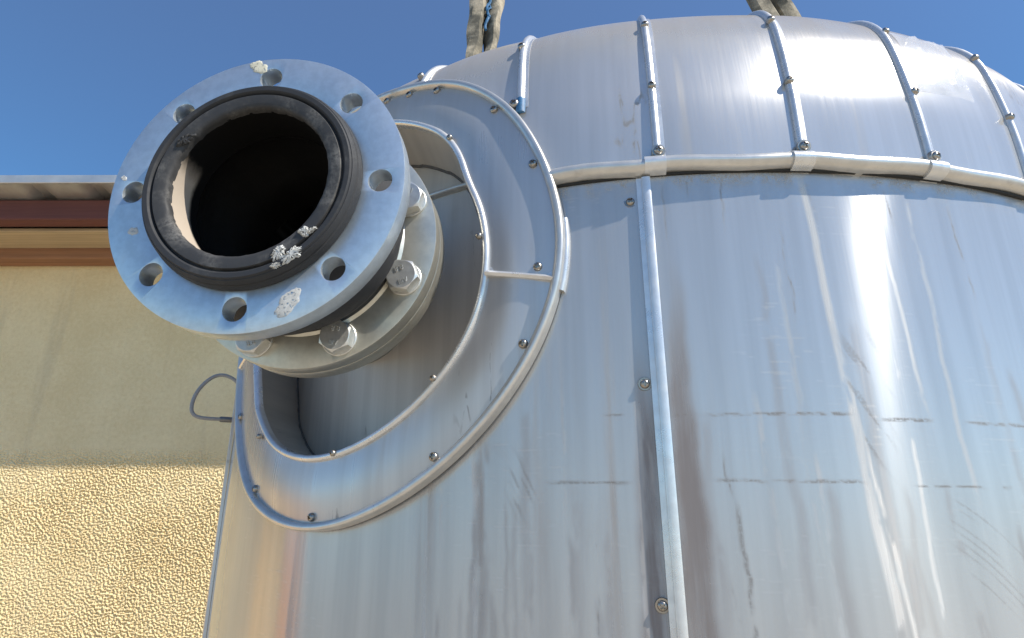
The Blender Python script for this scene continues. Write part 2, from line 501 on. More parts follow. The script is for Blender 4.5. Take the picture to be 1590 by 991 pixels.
    # the old rim line round the collar is dirty too
    return brown, pale, dark, grime
TT = BEAR + math.pi + UU / R
WV = .0034 * (vnoise(UU, SS, 4.2, 2.6, 505, 2, .35) - .5)               # thin sheet is never quite true
RW = R - .003 + WV
co_ = np.stack([AX + RW * np.sin(TT), AY + RW * np.cos(TT), Z0 + SS], -1).reshape(-1, 3)
nu, ns = UU.shape
du, dv = (us[1:] + us[:-1])[:, None] / 2 - OC[0], (ss[1:] + ss[:-1])[None, :] / 2 - OC[1]
thd = np.degrees(np.arctan2(dv, du)); rr2 = np.hypot(du, dv)
mid = Q * .5 * (np.interp(thd, [a for a, _ in OUT], [b for _, b in OUT]) + np.interp(thd, [a for a, _ in INN], [b for _, b in INN]))
keep = (rr2 >= mid).ravel()
base_i = (np.arange(nu - 1)[:, None] * ns + np.arange(ns - 1)[None, :]).ravel()[keep]
quad = np.stack([base_i, base_i + 1, base_i + ns + 1, base_i + ns], -1).astype(np.int32)
me = bpy.data.meshes.new('shell')
me.vertices.add(len(co_)); me.vertices.foreach_set('co', co_.astype(np.float32).ravel())
me.loops.add(quad.size); me.loops.foreach_set('vertex_index', quad.ravel())
me.polygons.add(len(quad)); me.polygons.foreach_set('loop_start', (np.arange(len(quad)) * 4).astype(np.int32))
lay = me.uv_layers.new(name='UVMap')
lay.data.foreach_set('uv', np.stack([UU, SS], -1).reshape(-1, 2)[quad.ravel()].astype(np.float32).ravel())
for nme, f in zip(('brown', 'pale', 'dark', 'grime'), shell_fields(UU, SS)):
    at = me.attributes.new(nme, 'FLOAT', 'POINT'); at.data.foreach_set('value', np.clip(f, 0, 1).astype(np.float32).ravel())
me.update(calc_edges=True)
tpart('shell', me, MAT_SHELL, None)

# dome gores
NG = 34
GW = 2 * math.pi / NG
PH0 = rad(-2.72)
SMAX = .83 * Q + .15
half = GW / 2
gs = np.concatenate([np.linspace(.004, S1 + .02, 40), np.linspace(S1 + .04, SMAX, 12)])
for g in range(NG):
    p0 = PH0 + g * GW
    dent = random.uniform(-.0022, .0022)
    def hf(u, s, p0=p0, dent=dent):
        x = ((u / R - p0) / GW - .5) * 2
        flatn = (1 - x * x) * .0012
        return flatn + dent * (1 - x * x) * math.sin(s * 14 + dent * 4000)
    um = np.linspace(p0, p0 + GW, 13) * R
    cx = ((p0 + half + math.pi) % (2 * math.pi)) - math.pi
    holed = -.2 < cx < 1.3
    um = np.linspace(p0, p0 + GW, 25 if holed else 13) * R
    if g > NG / 2 + 1: um = um - CIRC
    hf2 = hf if g <= NG / 2 + 1 else (lambda u, s, hf=hf: hf(u + CIRC, s))
    me = grid_patch(um, gs, 0, holed, hf2)
    if len(me.polygons): tpart('dome_panel', me, MAT_DOME, None)
# crown cap closes the middle of the dome
rc, zc, _ = prof(SMAX)
cap = lathe('cap', [(-.004, rc + .03), (.006, rc + .03), (.012, rc + .01), (.03, .05), (.032, 0)], 64, M=Matrix.Translation((AX, AY, zc)))
tpart('crown_cap', cap, MAT_BEAD)

# standing seam beads over the dome, each with its lip
BEADP = [(a * .66, b * .72) for a, b in [(-.0070, -.004), (-.0070, .001), (-.0062, .0048), (-.0035, .0076), (0, .0084), (.0035, .0072), (.0058, .0040), (.0064, .0014), (.0125, .0012), (.0125, -.003)]]
def gore_u(k): return (PH0 + k * GW) * R
for k in range(-16, 18):
    u = gore_u(k)
    s0 = .010
    if k == 1: s0 = .140 * Q
    elif 2 <= k <= 6:                       # stops where it meets the collar
        s0 = None
        for s in np.linspace(.01, .5, 250):
            du, dv = u - OC[0], s - OC[1]
            if math.hypot(du, dv) > radial(OUT, math.atan2(dv, du)) - .002: s0 = s; break
    lean = .004 * math.sin(k * 2.3)
    path = [(u + lean * math.sin((s - s0) * 6), s) for s in np.concatenate([np.linspace(s0, S1 + .03, 34), np.linspace(S1 + .06, SMAX - .01, 10)])]
    b = tpart('seam_bead', sweep(path, BEADP), MAT_BEAD, 50)

# shoulder bead round the foot of the dome, in lengths joined by sleeves
ub_r = gore_u(1)
def collar_edge_u(s=0.0, right=True):
    th = math.pi
    for _ in range(30):
        p = ring_pt(OUT, th); th += (p[1] - s) / radial(OUT, th) * (1 if right else -1)
    return ring_pt(OUT, th)[0]
cu_r = collar_edge_u()
cuts = [cu_r - .001] + [gore_u(k) + .004 for k in (0, -1, -2, -3, -6, -10, -14, -18, -22)] + [OC[0] + (OC[0] - cu_r) - CIRC - .004]
SB = half_round(.0092, .0140, 10, .006)
for i in range(len(cuts) - 1):
    a, b = cuts[i], cuts[i+1]
    n = max(6, int(abs(b - a) / .02))
    path = [(a + (b - a) * t / n, .0015 * math.sin(t * .9 + i)) for t in range(n + 1)]
    sc = 1.0 - .05 * (i % 2)
    tpart('shoulder_bead', sweep(path, [(x * sc, y * sc) for x, y in SB]), MAT_BEADD, 50)
    if i:
        w = .011
        tpart('bead_sleeve', sweep([(a + w, 0.), (a + w * .3, 0.), (a - w * .3, 0.), (a - w, 0.)], [(x * 1.14, y * 1.13) for x, y in SB]), MAT_BEAD, 50)

# dark strip standing in for the shadow line under the shoulder bead
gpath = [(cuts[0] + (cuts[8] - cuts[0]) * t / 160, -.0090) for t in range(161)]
tpart('shadow_strip', sweep(gpath, half_round(.0016, .0012, 5, .003)), flat('shadow line black', (.02, .02, .02), .8, .2, 100), 60)
# vertical standing seams on the shell
SEAMP = [(-.0170, -.003), (-.0170, .0012), (-.0085, .0014), (-.0080, .0050), (-.0050, .0066), (.0030, .0066), (.0060, .0050), (.0066, -.003)]
for um_, ks in ((-.0335 * Q, -.004), (.989 * Q, 0.008), (-1.05 * Q, 0.0), (-2.1 * Q, 0), (2.1 * Q, 0)):
    top = -.0125
    path = [(um_ + ks * (-t) , t) for t in np.concatenate([np.linspace(-1.9, -.75, 10), np.linspace(-.7, top, 24)])]
    k_ = .64 if abs(um_) < .1 else .50
    tpart('shell_seam', sweep(path, [(x * k_, y * k_) for x, y in SEAMP]), MAT_BEAD if k_ > .6 else MAT_COLLAR, 30)

# collar: annular panels between the two rims, split by a joint on the right
def annulus(t0, t1, h, n):
    m = 10
    vs, fs, uv = [], [], []
    for i in range(n + 1):
        th = t0 + (t1 - t0) * i / n
        for j in range(m + 1):
            k = j / m
            r = radial(INN, th) * (1 - k) + radial(OUT, th) * k
            u, s = OC[0] + r * math.cos(th), OC[1] + r * math.sin(th)
            vs.append(P(u, s, h + .0035 * math.sin(math.pi * k))); uv.append((u, s))
    for i in range(n):
        for j in range(m):
            fs.append((i*(m+1)+j, i*(m+1)+j+1, (i+1)*(m+1)+j+1, (i+1)*(m+1)+j))
    return mesh_from('annulus', vs, fs, uv)
JT = math.atan2(-.152 - (-.077), .155 - .503)        # the joint, just under the right-hand end
HC = .0060
tpart('collar_panel', annulus(JT, JT - math.pi * 1.15, HC, 110), MAT_COLLAR, None)
tpart('collar_panel', annulus(JT - math.pi * 1.15 , JT - 2 * math.pi, HC, 110), MAT_COLLAR, None)
for jt in (JT, JT - math.pi * 1.15):
    a = ring_pt(INN, jt, 1, .002); b = ring_pt(OUT, jt, 1, -.002)
    # the joint is level on the sheet
    path = [(a[0] + (b[0] - a[0]) * t / 8, a[1] + (b[1] - a[1]) * t / 8) for t in range(9)]
    tpart('collar_joint', sweep(path, [(-.0085, -.001), (-.008, .001), (-.003, .0015), (-.0025, .0055), (.0, .0075), (.003, .0055), (.0035, -.001)], base_off=HC), MAT_BEAD, 40)
NR = 180
rim_o = [ring_pt(OUT, 2 * math.pi * k / NR) for k in range(NR)]
tpart('outer_rim', sweep(rim_o, [(-.0052, -.006), (-.0050, .0055), (-.0040, .0082), (-.0022, .0092), (.0018, .0088), (.0044, .0060), (.0052, -.006)], True, base_off=HC - .001), MAT_BEADD, 60)
arc = [ring_pt(OUT, math.pi * (1 + .06 * t / 10), 1, .0055) for t in range(-1, 14)]
tpart('outer_rim', sweep(arc, [(-.004, -.004), (-.0035, .004), (0, .006), (.0035, .004), (.004, -.004)], base_off=0.0), MAT_BEAD, 60, 'short overlapping outer strip at the joint')
rim_i = []
for k in range(NR):
    th = 2 * math.pi * k / NR
    d = math.degrees(th)
    dent = .004 * math.exp(-((d - 318) / 6) ** 2) - .003 * math.exp(-((d - 160) / 9) ** 2)
    rim_i.append(ring_pt(INN, th, 1, dent))
tpart('inner_rim', sweep(rim_i, [(-.0040, -.004), (-.0042, .0030), (-.0030, .0056), (-.0006, .0066), (.0022, .0060), (.0038, .0030), (.0036, -.004)], True, base_off=HC - .001), MAT_BEAD, 60)

# nozzle axis (pipe points towards the viewer)
NC = Vector((-.2378, .5201, .3017)); HD = .1149
NZ = Vector((math.sin(HD), math.cos(HD), 0))          # into the tank
NX = Vector((math.cos(HD), -math.sin(HD), 0)); NY = Vector((0, 0, 1))
AXM = Matrix((( NX.x, NY.x, -NZ.x, NC.x), (NX.y, NY.y, -NZ.y, NC.y), (NX.z, NY.z, -NZ.z, NC.z), (0, 0, 0, 1)))
# local z points OUT of the tank; depth t into the tank is z = -t

# recess: a sleeve from the inner rim back to the vessel wall
HV = -.085
def vessel_depth(p, d):
    """distance from p along d until the surface offset by HV is met"""
    t = 0.0
    while t < .6:
        q = p + d * t
        z = q.z
        rr = math.hypot(q.x - AX, q.y - AY)
        if z <= Z0: rv = R + HV
        else:
            zz = PZ + HV * np.sin(PA); rr_ = PR + HV * np.cos(PA)
            m = zz > Z0
            rv = float(np.interp(z, zz[m], rr_[m], right=-1)) if m.any() else -1
        if rr < rv: return t
        t += .003
    return t
vs, fs, uv = [], [], []
NB = 7
corner = []
for k in range(NR):
    u, s = rim_i[k]
    p = P(u, s, HC + .003)
    d = min(vessel_depth(p, NZ), .26)
    arcx = 2 * math.pi * k / NR * .23
    corner.append(p + NZ * (d - .002))
    for j in range(NB + 1):
        vs.append(p + NZ * d * (j / NB)); uv.append((arcx, d * j / NB))
for k in range(NR):
    for j in range(NB):
        a, b = k * (NB + 1) + j, ((k + 1) % NR) * (NB + 1) + j
        fs.append((a, a + 1, b + 1, b))
tpart('recess_sleeve', mesh_from('sleeve', vs, fs, uv), MAT_INNER, 50)
tpart('sealing_bead', tube(corner + corner[:2], .0028, 8, False), flat('grey sealant', (.10, .10, .10), .8, .3, 200), 60)
us2 = np.linspace(-.05, .95, 90) * Q; ss2 = np.linspace(-.62, .42, 70) * Q
tpart('vessel_wall', grid_patch(us2, ss2, HV - .001), MAT_INNER, None)
# joint bead on the vessel wall inside the recess, level with the shoulder
tpart('vessel_seam', sweep([(.02 * Q + .86 * Q * t / 40, .100 * Q) for t in range(41)], half_round(.0055, .0065, 6), base_off=HV), MAT_BEADD, 50)

# nozzle pipe and the flange welded to it
def nlathe(name, prof_, n=128, closed=False):
    """prof_: (depth into the tank, radius)"""
    return lathe(name, [(-t, r) for t, r in prof_], n, closed, AXM)
tpart('nozzle_pipe', nlathe('pipe', [(.168, .0842), (.50, .0842), (.50, .075), (.168, .075)], 96, True), MAT_PIPE)
tpart('weld_bead', nlathe('weld', [(.166, .0850), (.168, .093), (.173, .0925), (.180, .088), (.186, .0842)], 96), MAT_PIPE)

HOLE_A = .0163
def hole_cutters(rc, rh, t0, t1, off, n=8, seg=40):
    bm = bmesh.new()
    for k in range(n):
        a = off + k * 2 * math.pi / n
        cx, cy = rc * math.sin(a), rc * math.cos(a)
        bmesh.ops.create_cone(bm, cap_ends=True, segments=seg, radius1=rh, radius2=rh, depth=t1 - t0,
                              matrix=Matrix.Translation((cx, cy, -(t0 + t1) / 2)))
    return bm_mesh('cut', bm)

def flange_mesh(t0, t1, ro, ri, off, chamf=.0012, rh=.0112, extra=None):
    ring = [(t0, ri), (t0, ro), (t1, ro), (t1, ri)] if extra is None else extra
    me = lathe('fl', [(-t, r) for t, r in ring], 160, True)
    return evaluated(me, [boolcut(hole_cutters(.12, rh, t0 - .02, t1 + .02, off)), bevel(chamf, 2, 50)])

OFF2 = HOLE_A + rad(22.5)
me = flange_mesh(.1455, .1665, .1425, .0842, OFF2, .0015); me.transform(AXM)
tpart('nozzle_flange', me, MAT_ZINC, 40)

# tank screws: one mesh, placed along the outward normal
def screw_mesh(r=.0052, washer=True):
    p = [(-.004, 0), (-.004, r * 1.02), (.0006, r * 1.02), (.0012, r), (.0022, r * .97), (.0034, r * .80), (.0041, r * .5), (.0043, 0)]
    me = lathe('screw', p, 28)
    bm = bmesh.new()
    w = r * .17; l = r * .60
    box_bm(bm, (-w, -l, .0020), (w, l, .008)); 
    me1 = bm_mesh('c1', bm)
    bm = bmesh.new(); box_bm(bm, (-l, -w * 1.001, .0021), (l, w * 1.001, .008)); me2 = bm_mesh('c2', bm)
    me = evaluated(me, [boolcut(me1), boolcut(me2)])
    if washer:
        wm = lathe('w', [(-.003, 0), (-.003, r * 1.45), (.0004, r * 1.45), (.0010, r * 1.38), (.0010, 0)], 28)
        bm = bmesh.new(); bm.from_mesh(me); bm.from_mesh(wm); me = bpy.data.meshes.new('screw'); bm.to_mesh(me); bm.free()
    me.materials.clear(); me.materials.append(MAT_SCREW)
    smooth(me, 40)
    return me
SCREW = screw_mesh(.0048, False); SCREWW = screw_mesh(.0046, True); RIVET = lathe('rivet', [(-.003, 0), (-.003, .0036), (.0008, .0036), (.0020, .0028), (.0026, .0012), (.0016, .0010), (.0014, 0)], 20)
smooth(RIVET, 50); RIVET.materials.append(MAT_SCREW)
TLOC = Matrix.Translation((-AX, -AY, -GROUND))
def screw(u, s, h, me=SCREW, k=1.0, name='screw', tilt=.12):
    n = nrm(u, s); n = (n + Vector((random.uniform(-tilt, tilt), random.uniform(-tilt, tilt), random.uniform(-tilt, tilt)))).normalized()
    o = bpy.data.objects.new(name, me); C.objects.link(o); o.parent = tank
    q = n.to_track_quat('Z', 'Y').to_matrix().to_4x4()
    o.matrix_local = Matrix.Translation(P(u, s, h) - Vector((AX, AY, GROUND))) @ q @ Matrix.Rotation(random.uniform(0, 3), 4, 'Z') @ Matrix.Scale(k, 4)
    return o
for k in (0, -1, -2, -3, -4):                          # dome seams in view
    u = gore_u(k)
    screw(u, .276 * Q, .0050, SCREW, .92); screw(u, .139 * Q, .0052, SCREW, .92)
    screw(u - .0005, .021 * Q, .0070, SCREWW, 1.1)
u1 = gore_u(1)
screw(u1 + .004, .278 * Q, .0045); screw(u1 + .008, .146 * Q, .004, SCREW, 1.2)
screw(gore_u(2) + .012, .30 * Q, .004)
for u, s in ((.300,.232),(.181,.148),(.120,.027),(.124,-.143),(.136,-.259),(.270,-.411),(.505,-.484),(.702,-.448),(.850,-.30),(.36,.262),(.42,.27)):
    du, dv = u * Q - OC[0], s * Q - OC[1]; th = math.atan2(dv, du)
    r_ = min(math.hypot(du, dv), radial(OUT, th) - .0105)
    screw(OC[0] + r_ * math.cos(th), OC[1] + r_ * math.sin(th), HC + .002, SCREW, 1.0)
for u, s in ((.268,.103),(.212,-.082),(.280,-.291),(.462,-.385),(.692,-.338)):
    screw(u * Q, s * Q, HC + .0065, RIVET, 1.0, 'rivet')
for u, s in ((-.009,-.051),(-.012,-.316),(-.015,-.58),(-.018,-.86)):
    screw(u * Q, s * Q, -.003, SCREWW, 1.0)
for u, s in ((-1.02,-.10),(-1.02,-.36),(-1.02,-.62)):
    screw(u * Q, s * Q, -.003, SCREWW, 1.0)

# a scrap of blue tape on the second seam, and crumpled film at the right
MAT_TAPE = flat('blue tape', (.035, .13, .26), .55, .35, 300, .0005)
tp = sweep([(u1 + .0005, (.128 + .028 * t / 8) * Q) for t in range(9)], [(-.0056, .001), (-.0052, .0042), (-.003, .0062), (0, .0069), (.003, .0060), (.0050, .0036), (.0058, .0018)])
tpart('tape_scrap', tp, MAT_TAPE, 40)
M = Mat('clear crinkled film'); x, y, z = M.oc()
M.set('Base Color', (.86, .86, .88)); M.set('Roughness', .12); M.set('Alpha', .38); M.set('IOR', 1.6); M.set('Specular IOR Level', 1.0)
fu = np.linspace(-.478, -.592, 34) * Q; fsx = np.linspace(.150, .292, 30) * Q
FU, FS = np.meshgrid(fu, fsx, indexing='ij')
cr = 1 - np.abs(vnoise(FU + FS * .6, FS, 38, 26, 801, 2, .5) - .5) * 5
cr = np.clip(cr, 0, 1) ** 2 + .5 * vnoise(FU, FS, 90, 90, 802, 2)
def crumple(u, s):
    i = int(np.argmin(abs(fu - u))); j = int(np.argmin(abs(fsx - s)))
    return .0013 + .0030 * float(cr[i, j]) * min(1.0, min(i, 33 - i, j, 29 - j) / 2)
tpart('film_scrap', grid_patch(fu, fsx, 0, False, crumple), M.m, 40, 'crinkled clear film stuck near the top')

# ------------------------------------------------------------------ rubber expansion joint hung on the nozzle
joint = empty('expansion_joint', tuple(NC), 'black rubber pipe joint between two round steel flanges, open end towards the yard', 'pipe joint')
JM = Matrix.Translation(-NC)
def jpart(name, me, mat, ang=40, parent=None, label=None):
    me.transform(JM)
    o = obj(name, me, mat, parent or joint, ang)
    if label: o['label'] = label
    return o
fm = flange_mesh(0, .020, .1425, .1010, HOLE_A, .0012); fm.transform(AXM)
front = jpart('flange', fm, MAT_FLANGE, 40, None, 'front flange with eight empty holes')
# rear flange: groove and raised hub towards the bellows
prof2 = [(.1255, .094), (.1225, .094), (.1215, .0965), (.1215, .1045), (.1235, .1065), (.1245, .1075), (.1245, .1425), (.1445, .1425), (.1445, .094)]
fm = flange_mesh(.1245, .1445, .1425, .094, OFF2, .0012, .0112, prof2); fm.transform(AXM)
rear = jpart('flange', fm, MAT_ZINC, 40, None, 'rear flange bolted to the tank')
# rubber: sealing face proud of the front flange, bellows body between the flanges
rub = nlathe('rubber', [(.004, .0800), (-.0120, .0880), (-.0120, .0905), (-.0152, .0915), (-.0166, .0930), (-.0168, .0972), (-.0158, .0980), (-.0146, .0984), (-.0146, .0992), (-.0120, .1010), (-.0095, .1015), (-.0090, .1008), (-.0080, .1008), (-.0072, .1022),
      (-.0030, .1035), (-.0006, .1035), (-.0006, .1005), (.020, .1005), (.024, .0985), (.035, .101), (.050, .112), (.065, .1185), (.085, .1185), (.100, .112), (.112, .104), (.1235, .104), (.1235, .093), (.143, .093), (.143, .078)], 160)
jpart('rubber_bellows', rub, MAT_RUB, 38)
lip = nlathe('lip', [(-.0060, .0756), (-.0105, .0755), (-.0132, .0762), (-.0146, .0778), (-.0152, .0800), (-.0160, .0850), (-.0160, .0882), (-.0150, .0890), (-.010, .0890)], 160)
lp = bmesh.new(); lp.from_mesh(lip)
for v in lp.verts:                                     # worn, uneven edge
    q = AXM.inverted() @ v.co; a = math.atan2(q.y, q.x); rr = math.hypot(q.x, q.y)
    if rr < .079: 
        w = .00032 * (math.sin(a * 23) + math.sin(a * 41 + 1) + math.sin(a * 67 + 2) * .7)
        q.x += w * math.cos(a) * .6; q.y += w * math.sin(a) * .6; q.z += w * .5
        v.co = AXM @ q
lip = bm_mesh('lip', lp)
jpart('sealing_lip', lip, MAT_LIP, 50)
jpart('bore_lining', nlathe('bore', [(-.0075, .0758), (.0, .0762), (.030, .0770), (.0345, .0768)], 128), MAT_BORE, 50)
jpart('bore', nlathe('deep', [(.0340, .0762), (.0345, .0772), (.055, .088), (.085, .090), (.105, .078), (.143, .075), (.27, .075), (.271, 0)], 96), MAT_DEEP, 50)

# bolts: hex head with raised grade marks, washer, nut behind
def hexprism(af, h, n=72):
    rc = af / 2 * .965
    bm = bmesh.new(); lo, hi, top = [], [], []
    for k in range(n):
        a = 2 * math.pi * k / n
        b = (a + math.pi / 6) % (math.pi / 3) - math.pi / 6
        r = af / 2 / math.cos(b)
        c, s_ = math.cos(a), math.sin(a)
        lo.append(bm.verts.new((r * c, r * s_, 0))); hi.append(bm.verts.new((r * c, r * s_, h - (r - rc) * .58))); top.append(bm.verts.new((rc * c, rc * s_, h)))
    for k in range(n):
        k2 = (k + 1) % n
        bm.faces.new((lo[k], lo[k2], hi[k2], hi[k])); bm.faces.new((hi[k], hi[k2], top[k2], top[k]))
    bm.faces.new(top); bm.faces.new(lo[::-1])
    return bm_mesh('hex', bm)
HEX = hexprism(.0315, .0128)
T1 = text_mesh('8.8', .0082, .0007); T2 = text_mesh('AIII', .0072, .0007)
mk = bmesh.new()
for me, y, rz in ((T1, -.0075, 0), (T2, .0075, 0)):
    me.transform(Matrix.Translation((0, y, .0130)) @ Matrix.Rotation(rz, 4, 'Z')); mk.from_mesh(me)
MARK = bpy.data.meshes.new('marking'); mk.to_mesh(MARK); mk.free(); MARK.materials.clear()
WASH = lathe('washer', [(-.0002, .0105), (-.0002, .0182), (.0004, .0186), (.0022, .0186), (.0027, .0180), (.0027, .0105)], 64, True)
SHANK = lathe('shank', [(.001, 0), (.001, .0098), (-.060, .0098), (-.062, .008), (-.062, 0)], 24)
NUT = hexprism(.030, .016)
for me, m in ((HEX, MAT_BOLT), (MARK, MAT_BOLT), (WASH, MAT_BOLT), (SHANK, MAT_BOLT), (NUT, MAT_BOLT)):
    me.materials.clear(); me.materials.append(m); smooth(me, 18)
for k in range(8):
    a = OFF2 + k * math.pi / 4
    base = NC + NZ * .1245 + .12 * (math.sin(a) * NX + math.cos(a) * NY) - NC
    B3 = Matrix(((NX.x, NY.x, -NZ.x), (NX.y, NY.y, -NZ.y), (NX.z, NY.z, -NZ.z))).to_4x4()
    b = bpy.data.objects.new('bolt', HEX); C.objects.link(b); b.parent = joint
    rot = {3: 3.05, 2: 3.5, 4: .35, 1: 2.9}.get(k, random.uniform(0, 6))
    b.matrix_local = Matrix.Translation(base) @ B3 @ Matrix.Rotation(rot, 4, 'Z') @ Matrix.Translation((0, 0, .0027))
    for nm, me, mm in (('marking', MARK, Matrix()), ('washer', WASH, Matrix.Translation((0, 0, -.0027))), ('shank', SHANK, Matrix()),
                       ('nut', NUT, Matrix.Translation((0, 0, -.0455 - .016)))):
        c = bpy.data.objects.new(nm, me); C.objects.link(c); c.parent = b; c.matrix_local = mm

# dried residue: small thin flakes on the flange face and on the rubber
def flake(cx, cy, r, t, th, seed, sx=1.0, ang=0.0, lump=0.0, spiky=.07):
    """irregular flat flake in the plane of the flange; (cx, cy) on the flange, t its depth, th its thickness"""
    rs = random.Random(seed); n = 44; vs = []; fs = []
    rr = [r * (1 + spiky * (rs.random() - .5) * 2 + .22 * math.sin(2 * 2 * math.pi * k / n + seed) + .08 * math.sin(5 * 2 * math.pi * k / n + 2 * seed)) for k in range(n)]
    def pt(k, f):
        a = 2 * math.pi * k / n
        x, y = rr[k] * f * math.cos(a) * sx, rr[k] * f * math.sin(a)
        return (cx + x * math.cos(ang) - y * math.sin(ang), cy + x * math.sin(ang) + y * math.cos(ang))
    levels = ((1.0, 0.0), (.96, .7), (.7, 1.0), (.4, 1.0))
    for f, hh in levels:
        for k in range(n):
            x, y = pt(k, f); vs.append(AXM @ Vector((x, y, -t + th * hh + lump * rs.random() * (hh > .9))))
    for l in range(len(levels) - 1):
        for k in range(n):
            k2 = (k + 1) % n; fs.append((l*n+k, l*n+k2, (l+1)*n+k2, (l+1)*n+k))
    fs.append(tuple(3*n + k for k in range(n)))
    return mesh_from('flake', vs, fs)
MAT_CREAM = flat('cream residue', (.62, .58, .45), .85, .12, 200, .0006)
MAT_WHITE = flat('white residue', (.50, .495, .47), .9, .18, 300, .0008)
MAT_GREY = flat('grey smear', (.42, .43, .42), .7, .1, 200, .0003)
for m_ in (MAT_CREAM, MAT_WHITE, MAT_GREY):            # worn, broken edges
    t_ = m_.node_tree; nn = t_.nodes.new('ShaderNodeTexNoise'); tcn = t_.nodes.new('ShaderNodeTexCoord'); t_.links.new(tcn.outputs['Object'], nn.inputs['Vector'])
    nn.inputs['Scale'].default_value = 420; nn.inputs['Detail'].default_value = 4; rm = t_.nodes.new('ShaderNodeMapRange')
    rm.inputs[1].default_value = .33; rm.inputs[2].default_value = .43; t_.links.new(nn.outputs[0], rm.inputs[0]); t_.links.new(rm.outputs[0], t_.nodes['Principled BSDF'].inputs['Alpha'])
def rpos(px, py):
    """a pixel of the photograph brought to the flange's own face plane"""
    d = PIXDIR(px, py); k = (NC.dot(NZ)) / d.dot(NZ); q = AXM.inverted() @ (d * k); return q.x, q.y
cp_, sp_ = math.cos(PIT), math.sin(PIT)
def PIXDIR(x, y):
    u, v = (x - 795) / F0, -(y - 495.5) / F0
    return Vector((u, cp_ - v * sp_, sp_ + v * cp_))
for (px, py, r, mt, sx, ang, sd) in ((403, 104, .0072, MAT_CREAM, 1.25, -.1, 3), (447, 470, .0078, MAT_WHITE, 1.9, .72, 6), (207, 358, .0048, MAT_GREY, .9, 0, 8), (193, 276, .0028, MAT_WHITE, 1, 0, 9)):
    x, y = rpos(px, py)
    jpart('residue_flake', flake(x, y, r, 0, .0004, sd, sx, ang), mt, 60, front)
for (a, rr_, r, sd, sx) in ((-43, .084, .0042, 11, 1.4), (-62, .086, .0056, 12, 1.3), (-56, .094, .0060, 13, 1.7), (-66, .096, .003, 14, 1.5), (-40, .088, .0022, 15, 2.0), (146, .079, .0045, 16, 2.2)):
    x, y = rr_ * math.cos(rad(a)), rr_ * math.sin(rad(a))
    jpart('residue_flake', flake(x, y, r, -.0150, .0014, sd, sx, rad(a + 80), .0018, .22), MAT_WHITE if a < 90 else MAT_LIP, 30, None)

# ------------------------------------------------------------------ cable loop at the left flank
def px_at(px, py, dist):
    return PIXDIR(px, py).normalized() * dist
loop_px = [(372, 600), (368, 592), (358, 585), (346, 581), (333, 583), (318, 593), (305, 608), (298, 624), (296, 638), (302, 646), (316, 649), (335, 650), (352, 651), (368, 652)]
DL = P(1.02 * Q, -.2 * Q).length * .985
pts = []
for i in range(len(loop_px) - 1):
    for t in (0, .34, .67):
        x = loop_px[i][0] * (1 - t) + loop_px[i+1][0] * t; y = loop_px[i][1] * (1 - t) + loop_px[i+1][1] * t
        pts.append(px_at(x, y, DL + .010 * math.sin(len(pts) * .16)))
for _ in range(3):
    pts = [pts[0]] + [(pts[i-1] + pts[i] * 2 + pts[i+1]) / 4 for i in range(1, len(pts) - 1)] + [pts[-1]]
cable_base = pts[-1].copy()
cable = empty('cable_loop', tuple(cable_base), 'thin grey cable loop sticking out beside the tank in front of the wall', 'cable')
def cpart(name, me, mat):
    me.transform(Matrix.Translation(-cable_base)); return obj(name, me, mat, cable)
cpart('cable', tube(pts, .0030, 12), flat('grey cable sheath', (.30, .295, .29), .5, .12, 300, .0004))
e = pts[-1]; d = (pts[-1] - pts[-4]).normalized()
cpart('ferrule', tube([e - d * .022, e - d * .020, e + d * .008], [.0036, .0046, .0046], 14), plain_metal('ferrule metal', (.25, .25, .25), .45))

